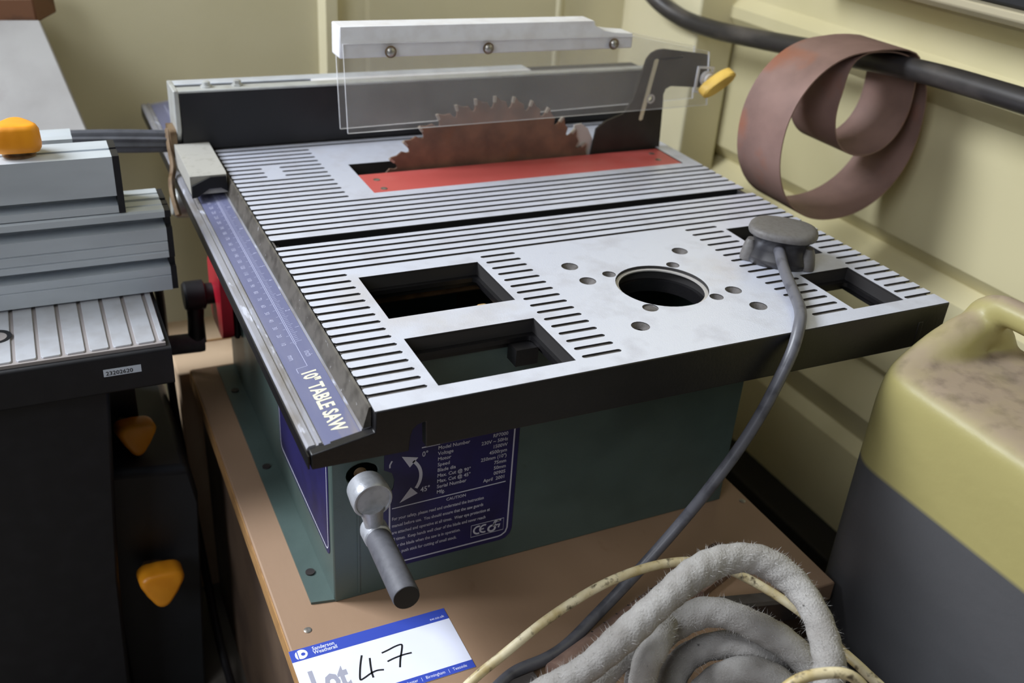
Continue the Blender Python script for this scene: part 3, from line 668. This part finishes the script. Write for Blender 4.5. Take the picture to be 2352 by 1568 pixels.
# ---------------------------------------------------------------- machine on the left
mc = thing('workshop_machine', 'black workshop machine with grooved aluminium table, silver fence bars and orange knobs', 'machine', (-.22, .33, FL))
XM = -.0835; ZM = -.070
gx = [-.0890 - .01635 * k for k in range(19)]
tb = MB().box(-.40, XM, .247, .46, ZM - .010, ZM - .0014).build('table', 'mach_groove', mc)
xs = [XM] + [g for g in gx]
def mland(x1, x0, y0=.2495, y1=.46):
    r = .0012
    return MB().prism([(x0, y0 + r), (x0 + r, y0), (x1 - r, y0), (x1, y0 + r), (x1, y1), (x0, y1)], [], 'z', ZM - .0043, ZM)
GM = .0015
for k in range(len(gx) - 1):
    x1 = XM if k == 0 else gx[k - 1] - GM; x0 = gx[k] + GM
    if k in (6, 7):
        pass
    mland(x1, x0).build('rib', 'mach_land', tb, bevel=.0003, seg=1)
MB().lathe((-.1975, .291, ZM), (0, 0, 1), [(.0105, .0002), (.0105, .0005)], 28).build('bolt_recess', 'mach_black', tb)
MB().lathe((-.1975, .2895, ZM + .0005), (0, 0, 1), [(.0072, 0), (.0072, .0003)], 24).build('bolt_head', 'mach_groove', tb)
MB().prism(rrect(.2435, .47, -.1065, ZM - .0040, .003), [], 'x', -.40, XM + .0035).build('table_skirt', 'mach_black', mc, bevel=.0012)
sk_ = MB().box(-.1298, -.1032, .2430, .2434, -.0908, -.0848).build('serial_sticker', 'sticker_white', mc)
text([('23202620', (-.1283, .24295, -.0897), (1, 0, -.0), (0, 0, 1), .0047, 1.02, 'LEFT', .012)], 'serial_number', 'ink', sk_)
# stacked fence extrusion, profile (Y, z)
pf = [(.330, -.0680), (.330, -.0555), (.3308, -.0550), (.3308, -.0546), (.330, -.0542), (.330, -.0475), (.344, -.0468), (.344, -.0395), (.330, -.0390), (.330, -.0345), (.3310, -.0338), (.3310, -.0332), (.330, -.0326), (.330, -.0260), (.3310, -.0254), (.3310, -.0248), (.330, -.0242), (.330, -.0133), (.346, -.0126), (.346, -.0048), (.330, -.0043), (.330, .0006), (.3318, .0020), (.3410, .0020), (.3418, .0008), (.3428, .0008), (.3436, .0022), (.3530, .0022), (.3538, -.0012), (.3570, -.0012), (.3578, .0024), (.3660, .0024), (.3668, .0010), (.3678, .0010), (.3686, .0026), (.3790, .0026), (.3790, -.0680)]
lf = MB().prism(pf, [], 'x', -.42, -.0652).build('lower_fence', 'mach_alu', mc, ang=15)
cpf = [(.3302, -.0676), (.3302, -.0472), (.335, -.0468), (.335, -.0398), (.3302, -.0390), (.3302, -.0132), (.336, -.0128), (.336, -.0046), (.3302, -.0042), (.3302, .0012), (.3425, .0014), (.3425, -.0012), (.3445, -.0012), (.3445, .0014), (.3530, .0014), (.3530, -.0020), (.3575, -.0020), (.3575, .0016), (.379, .0018), (.379, -.0676)]
MB().prism(cpf, [], 'x', -.0650, -.0606).build('end_cap', 'mach_black', mc)
ub = [(.331, .0030), (.331, .0088), (.346, .0095), (.346, .0160), (.331, .0168), (.331, .0480), (.3480, .0480), (.3480, .0450), (.3525, .0450), (.3525, .0480), (.3720, .0480), (.3720, .0030)]
MB().prism(ub, [], 'x', -.42, -.0985).build('upper_fence', 'mach_alu', mc, ang=15)
MB().prism([(.3308, .0026), (.3308, .0484), (.3480, .0484), (.3480, .0452), (.3525, .0452), (.3525, .0484), (.3722, .0484), (.3722, .0026)], [], 'x', -.0983, -.0935).build('end_cap', 'mach_black', mc)
MB().prism([(.385, .0026), (.385, .0470), (.391, .0480), (.396, .0460), (.402, .0480), (.410, .0480), (.410, .0026)], [], 'x', -.42, -.1225).build('rear_bar', 'mach_alu', mc, ang=15)
MB().box(-.40, -.14, .372, .41, -.0685, .0026).build('fence_carrier', 'mach_black', mc)
def knob(base, axis, r, h, stem, rot, parent, nm='clamp_knob'):
    base = Vector(base); axis = Vector(axis).normalized(); a = axis.orthogonal().normalized(); b = axis.cross(a); rings = []
    for sc_, hh in ((.86, stem), (.97, stem + .003), (1.0, stem + .006), (.97, stem + h - .004), (.86, stem + h - .0008), (.70, stem + h)):
        ring = []
        for k in range(48):
            t = 2 * math.pi * k / 48 + rot
            rr = r * sc_ * (.87 + .15 * math.cos(3 * (t - rot)) + .03 * math.cos(6 * (t - rot)))
            ring.append(base + axis * hh + (a * math.cos(t) + b * math.sin(t)) * rr)
        rings.append(ring)
    o = loft(rings).build(nm, 'orange_knob', parent, ang=50)
    MB().lathe(base, axis, [(r * .66, 0), (r * .66, .001), (r * .42, .0014), (r * .48, stem + .001)], 24).build('knob_stem', 'brown_lever', o)
    return o
knob((-.1612, .3510, .0480), (0, 0, 1), .0178, .0205, .0045, .75, mc)
# black column, lower panel, clamp knobs on the front
MB().prism([(-.40, -.107), (-.1260, -.107), (-.1420, -.30), (-.1500, FL), (-.40, FL)], [], 'y', .262, .46).build('column', 'mach_black', mc, bevel=.004)
MB().prism([(-.1500, -.215), (-.0720, -.226), (-.0660, -.26), (-.0790, FL), (-.1500, FL)], [], 'y', .300, .46).build('lower_panel', 'mach_panel', mc, bevel=.006)
knob((-.110, .300, -.330), (.05, -1, .15), .0205, .026, .012, 1.75 + math.pi / 3, mc)
knob((-.1135, .352, -.206), (.15, -1, .2), .0175, .024, .012, 1.75 + math.pi / 3, mc)
MB().box(-.150, -.104, .352, .37, -.235, -.16).build('knob_bracket', 'mach_black', mc)
MB().tube(spline([(-.072, .40, -.085), (-.068, .42, -.12), (-.066, .44, -.20), (-.064, .42, -.30), (-.060, .38, -.40), (-.058, .34, -.47), (-.056, .28, -.492), (-.058, .15, -.495)], 8), .0042, 10).build('power_cable', 'black_cable', mc)
# sloping grey wing with a wooden block at its top end
wg = [dep(-120, 45, .985), dep(90, 45, .985), dep(200, 300, .925), dep(215, 335, .918), dep(-140, 335, .918), dep(-120, 300, .925)]
nr_ = (wg[1] - wg[0]).cross(wg[2] - wg[1]).normalized()
if nr_.z < 0: nr_ = -nr_
a_, b_, c_, d_ = dep(-200, 45, .985), dep(90, 45, .985), dep(215, 335, .918), dep(-200, 335, .918)
vs = [a_, b_, c_, d_] + [p - nr_ * .012 for p in (a_, b_, c_, d_)]
MB().add(vs, [(0,1,2,3),(7,6,5,4),(0,4,5,1),(1,5,6,2),(2,6,7,3),(3,7,4,0)]).build('sloping_wing', 'mach_wing', mc, bevel=.0015)
MB().box(-.20, -.13, .54, .60, FL, -.02).build('wing_post', 'mach_black', mc)
e_, f_ = dep(-200, 44, .987), dep(84, 44, .987); ux = (f_ - e_).normalized(); uy = Vector((0, 1, 0)); uy = (uy - ux * uy.dot(ux)).normalized(); uz = ux.cross(uy)
if uz.z < 0: uz = -uz
vs = [p + uy * i + uz * j for j in (-.004, .02) for p, i in ((e_, .001), (f_, .001), (f_, .05), (e_, .05))]
MB().add(vs, [(0,1,2,3),(7,6,5,4),(0,4,5,1),(1,5,6,2),(2,6,7,3),(3,7,4,0)]).build('wooden_block', 'wood_brown', mc, bevel=.002)

# ---------------------------------------------------------------- rusty strip hung on the pipe
cs_ = thing('steel_strip_coil', 'rusty brown steel strip curled in a loose double loop over the black pipe', 'steel strip', (.56, .27, -.03))
YN, YW = .235, .300
def strip_pt(t):                                    # t in turns: 0 = top over the pipe, going left, down, right, up, then the inner loop
    a = t * 2 * math.pi
    k = max(0, min(1, (t - .88) / .34)); k = k * k * (3 - 2 * k)
    c, s_ = math.cos(a), math.sin(a)
    rzo = .080 if c > 0 else .083
    cx = .5520 * (1 - k) + .5740 * k; cz = .0455 * (1 - k) + .0735 * k
    rx = (.0840 if s_ > 0 else .0880) * (1 - k) + .0470 * k; rz = rzo * (1 - k) + .0485 * k
    e1, e2 = (.75, .75) if (s_ < 0 and c > 0) else (.92, .95)
    return Vector((cx - rx * math.copysign(abs(s_) ** e1, s_), 0, cz + rz * math.copysign(abs(c) ** e2, c)))
N_ = 150; vs = []; path = []
start = [Vector((.6150, 0, .1120)), Vector((.6120, 0, .1180)), Vector((.6060, 0, .1222)), Vector((.5960, 0, .1252)), Vector((.5800, 0, .1266)), Vector((.5640, 0, .1268))]
path = start + [strip_pt(.012 + 1.80 * i / N_) for i in range(N_ + 1)]
for i, p in enumerate(path):
    t = (path[min(i + 1, len(path) - 1)] - path[max(i - 1, 0)]).normalized(); n_ = Vector((-t.z, 0, t.x)) * .0006
    sh_ = .004 * (i / len(path))
    for y, s_ in ((YN, 1), (YN + .0375, 1), (YW, 1), (YW, -1), (YN + .0375, -1), (YN, -1)):
        vs.append(p + n_ * s_ + Vector((0, y + sh_, 0)))
fs = [(i*6+k, i*6+(k+1)%6, i*6+6+(k+1)%6, i*6+6+k) for i in range(len(path) - 1) for k in range(6)] + [(5,4,3,2,1,0), tuple((len(path)-1)*6+k for k in range(6))]
MB().add(vs, fs).build('strip', 'rust_strip', cs_, ang=30)

# ---------------------------------------------------------------- jerrycan
jc = thing('jerrycan', 'dusty translucent yellow plastic jerrycan part filled with dark liquid', 'jerrycan', (.48, -.17, FL))
def rr3(x0, x1, y0, y1, r, z, n=6): return [(x, y, z) for x, y in rrect(x0, x1, y0, y1, r, n)]
bx0, bx1, by0, by1 = .3640, .497, -.40, -.0080
rings = [rr3(bx0 + i, bx1 - i, by0 + i, by1 - i, .034, z) for i, z in ((.02, FL), (.006, FL + .006), (0, FL + .02), (0, -.30), (0, -.060), (.001, -.042), (.0030, -.032), (.008, -.0265), (.020, -.0245), (.036, -.0240))]
jb = loft(rings)
jb.tube(spline([(.460, -.032, -.055), (.457, -.021, -.028), (.455, -.020, -.004), (.454, -.030, .0080), (.454, -.055, .0115), (.454, -.15, .0115), (.455, -.25, .0040), (.456, -.29, -.012), (.456, -.30, -.05)], 8), .0108, 18, shape=lambda a: 1.0)
jb.tube([(.384, -.028, -.040), (.400, -.026, -.034), (.420, -.026, -.024), (.440, -.026, -.013), (.458, -.028, -.009), (.468, -.029, -.020), (.476, -.034, -.045)], [.014, .016, .0175, .0165, .0145, .015, .014], 16)
jo = jb.build('can_body', 'can_plastic', jc)
rm = jo.modifiers.new('remesh', 'REMESH'); rm.mode = 'VOXEL'; rm.voxel_size = .0038; rm.use_smooth_shade = True
sm = jo.modifiers.new('smooth', 'SMOOTH'); sm.factor = .6; sm.iterations = 9
MB().lathe((.432, -.352, -.030), (0, 0, 1), [(.026, 0), (.027, .004), (.027, .024), (.024, .028)], 32).build('screw_cap', 'can_cap', jc)

# ---------------------------------------------------------------- rope, flex, bars on the platform front
ro = thing('rope_coil', 'fluffy grey rope piled in loose loops on the plywood platform', 'rope', (.15, -.13, BE))
ctl = [(1040,1700,.55), (1160,1640,.53), (1325,1550,.525), (1425,1468,.525), (1512,1388,.53), (1590,1322,.54), (1662,1286,.55), (1740,1285,.555), (1815,1330,.552), (1868,1400,.54), (1895,1475,.53), (1905,1560,.52),
       (1860,1680,.52), (1700,1740,.53), (1540,1700,.55), (1470,1600,.565), (1490,1500,.575), (1560,1430,.58), (1640,1405,.578), (1740,1440,.572), (1830,1500,.565), (1890,1590,.558), (1840,1690,.56), (1680,1720,.57),
       (1540,1640,.585), (1555,1535,.592), (1630,1485,.59), (1720,1490,.583), (1790,1540,.575), (1800,1640,.57), (1690,1690,.58), (1600,1640,.585), (1640,1565,.575), (1720,1540,.566), (1800,1575,.558), (1830,1650,.555), (1760,1720,.56)]
def rest(p, r): return Vector((p.x, p.y, max(p.z, BE + r)))
def rope_path(c, n): return [rest(dep(a, b, s_ + .052), .0098) for a, b, s_ in spline(c, n)]
def rope(c, nm, r=.0093):
    p = rope_path(c, 26)
    L_ = [0]
    for i in range(1, len(p)): L_.append(L_[-1] + (p[i] - p[i-1]).length)
    step = .0012; m = int(L_[-1] / step); q = []; j = 0
    for i in range(m):
        d_ = i * step
        while j < len(L_) - 2 and L_[j + 1] < d_: j += 1
        t = (d_ - L_[j]) / max(1e-9, L_[j + 1] - L_[j]); q.append(p[j].lerp(p[j + 1], t))
    rd = [r * (1 + .05 * math.sin(i * .13) + .04 * math.sin(i * .041 + 1)) for i in range(m)]
    MB().tube(q, rd, 21, shape=lambda a: 1 + .028 * math.cos(3 * a), twist=.2).build(nm, 'rope_grey', ro, ang=80)
    return q, rd
q, rd = rope(ctl, 'rope_body')
ctl2 = [(1500,1760,.57), (1475,1640,.555), (1480,1540,.545), (1512,1470,.55), (1530,1430,.57)]
q2, rd2 = rope(ctl2, 'rope_tail', .0087)
ctl3 = [(1080,1720,.56), (1260,1625,.55), (1370,1560,.55), (1440,1495,.56), (1500,1430,.575)]
q3, rd3 = rope(ctl3, 'rope_tail', .0090)
fz = MB(); rnd = random.Random(3)
V_, F_ = [], []
for qq, rr in ((q, rd), (q2, rd2), (q3, rd3)):
    for i in range(2, len(qq) - 2):
        t = (qq[i + 1] - qq[i - 1]).normalized(); a = t.orthogonal().normalized(); b = t.cross(a)
        for _ in range(26):
            th = rnd.random() * 2 * math.pi; n_ = a * math.cos(th) + b * math.sin(th)
            p0 = qq[i] + n_ * rr[i] * .93; L = .0010 + .0046 * rnd.random() ** 2.2
            d_ = (n_ * .8 + t * rnd.uniform(-1.2, 1.2) + b * rnd.uniform(-.6, .6)).normalized()
            sd_ = d_.cross(n_ + t * .3).normalized() * .00012
            k = len(V_); V_ += [p0 - sd_, p0 + sd_, p0 + d_ * L]; F_.append((k, k + 1, k + 2))
fz.add(V_, F_); fz.build('fuzz', 'rope_fibre', ro, kind='stuff')

fx = thing('white_flex', 'dirty cream electrical flex arching over the grey rope', 'cable', (.12, -.12, BE))
c1 = [(980,1680,.56), (1075,1572,.552), (1160,1500,.556), (1260,1420,.562), (1370,1350,.57), (1470,1308,.578), (1560,1290,.585), (1640,1296,.59), (1720,1330,.59), (1800,1378,.585), (1870,1430,.575), (1930,1490,.56), (1990,1545,.545), (2060,1620,.53), (2060,1700,.52), (1960,1690,.49), (1990,1600,.48), (1955,1552,.475), (1890,1546,.475), (1820,1568,.475), (1740,1640,.48), (1640,1720,.50)]
MB().tube([rest(dep(a, b, s_ + .052), .0031) for a, b, s_ in spline(c1, 10)], .0031, 14).build('flex', 'flex_cream', fx)

br = thing('rusty_bar', 'rusty brown round bar with notched marks lying under the rope', 'steel bar', (.2, 0, BE))
p0, p1 = on(1652, 1272, 2, BE + .0095), on(1276, 1552, 2, BE + .0095); dr = (p1 - p0).normalized()
MB().tube([p0 - dr * .008, p0 - dr * .0065, p0 - dr * .003, p0, p1], [.003, .006, .0086, .0095, .0095], 24).build('bar', 'bar_rust', br)
sdv = Vector((dr.y, -dr.x, 0))
if sdv.y < 0: sdv = -sdv
for i in range(9):
    c = p0 + dr * (.04 + .013 * i) + sdv * .0048 + Vector((0, 0, .0083))
    MB().ribbon([c - sdv * .0022 , c + sdv * .0022 - Vector((0, 0, .0012))], .0008, (0, 0, 1), .0003).build('notch_mark', 'dark_steel', br)
sb = thing('flat_steel_bar', 'grey flat steel bar lying beside the lot ticket', 'steel bar', (.1, -.06, BE))
A, B_ = Vector((.048, -.042)), Vector((.150, -.050))
def flat(a, b, wd, z0, z1):
    d_ = (b - a).normalized(); n_ = Vector((-d_.y, d_.x)) * wd / 2; return MB().prism([tuple(a - n_), tuple(b - n_), tuple(b + n_), tuple(a + n_)], [], 'z', z0, z1)
flat(Vector((.030, -.052)), Vector((.098, -.0465)), .014, BE + .0005, BE + .006).build('bar', 'bar_steel', sb, bevel=.0008)
flat(Vector((.060, -.0700)), Vector((.110, -.0665)), .009, BE + .0005, BE + .010).build('packing_strip', 'dark_steel', sb, bevel=.0008)
an_ = thing('angle_iron', 'dark angle iron offcut half hidden behind the rope loop', 'steel offcut', (.28, -.06, BE))
flat(Vector((.250, -.036)), Vector((.305, -.050)), .024, BE + .0006, BE + .0045).build('base_leg', 'bar_steel', an_, bevel=.0006)
flat(Vector((.247, -.048)), Vector((.302, -.062)), .004, BE + .0006, BE + .018).build('upright_leg', 'dark_steel', an_, bevel=.0006)
flat(Vector((.246, -.016)), Vector((.300, .0035)), .010, BE + .0006, BE + .008).build('cross_bar', 'bar_rust', an_, bevel=.0006)

# ---------------------------------------------------------------- lot ticket
tk_ = thing('lot_ticket', 'white and blue paper lot ticket marked 47 on the plywood', 'ticket', (.01, .01, BE))
ZP = BE + .0004
x0, x1, y0, y1 = -.0475, .0652, -.0172, .0415
MB().box(x0, x1, y0, y1, BE + .0001, ZP).build('sheet', 'paper', tk_)
MB().prism([(x0, y1 - .0105), (x1, y1 - .0105), (x1, y1), (x0, y1)], [], 'z', ZP, ZP + .0001).build('header_band', 'ticket_blue', tk_)
MB().prism([(x0, y0), (x1, y0), (x1, y0 + .0068), (x0, y0 + .0068)], [], 'z', ZP, ZP + .0001).build('footer_band', 'ticket_blue', tk_)
def K(cx, cy): q = on(640 + cx * .20408, 1380 + cy * .20408, 2, ZP); return (q.x, q.y, ZP)
ik = MB()
for st_ in ([(935,610),(922,700),(915,800),(920,882),(960,868),(1040,812),(1110,780),(1185,772)], [(1025,640),(1034,720),(1048,800),(1067,860)], [(1160,585),(1230,552),(1300,515),(1365,490),(1388,498),(1384,560),(1370,650),(1366,745)], [(1225,680),(1300,643),(1400,605),(1498,580)]):
    ik.ribbon([K(a, b) for a, b in spline(st_, 5)], .0013, (0, 0, 1), .0001)
ik.build('handwriting', 'ink', tk_)
up_v = (0, 1, 0); rt = (1, 0, 0)
text([('Lot', (-.0410, -.0015, ZP), rt, up_v, .0300, .60, 'LEFT', .035)], 'lot_lettering', 'ticket_grey', tk_)
for nm_, it_ in (('company_name', [('Sanderson', (-.0322, .0368, ZP + .0001), rt, up_v, .0046, .8, 'LEFT', .01), ('Weatherall', (-.0322, .0332, ZP + .0001), rt, up_v, .0046, .8, 'LEFT', .01)]), ('web_address', [('sw.co.uk', (.0625, .0332, ZP + .0001), rt, up_v, .0034, .9, 'RIGHT')]),
      ('office_list', [('Leeds   |   London   |   Manchester   |   Birmingham   |   Teesside', (.0600, y0 + .0022, ZP + .0001), rt, up_v, .0036, .8, 'RIGHT')])): text(it_, nm_, 'paper', tk_)
lg = MB().prism([(-.0400 + .0042 * math.cos(a), .0362 + .0042 * math.sin(a)) for a in [math.radians(v) for v in range(-120, 121, 15)]], [circ(-.0388, .0360, .0015, 10)], 'z', ZP + .0001, ZP + .0002)
lg.prism([(-.0424 + .0032 * math.cos(a) * .6, .0358 + .0036 * math.sin(a)) for a in [math.radians(v) for v in range(100, 261, 16)]], [], 'z', ZP + .0001, ZP + .0002)
lg.build('logo', 'paper', tk_)
flush_text()
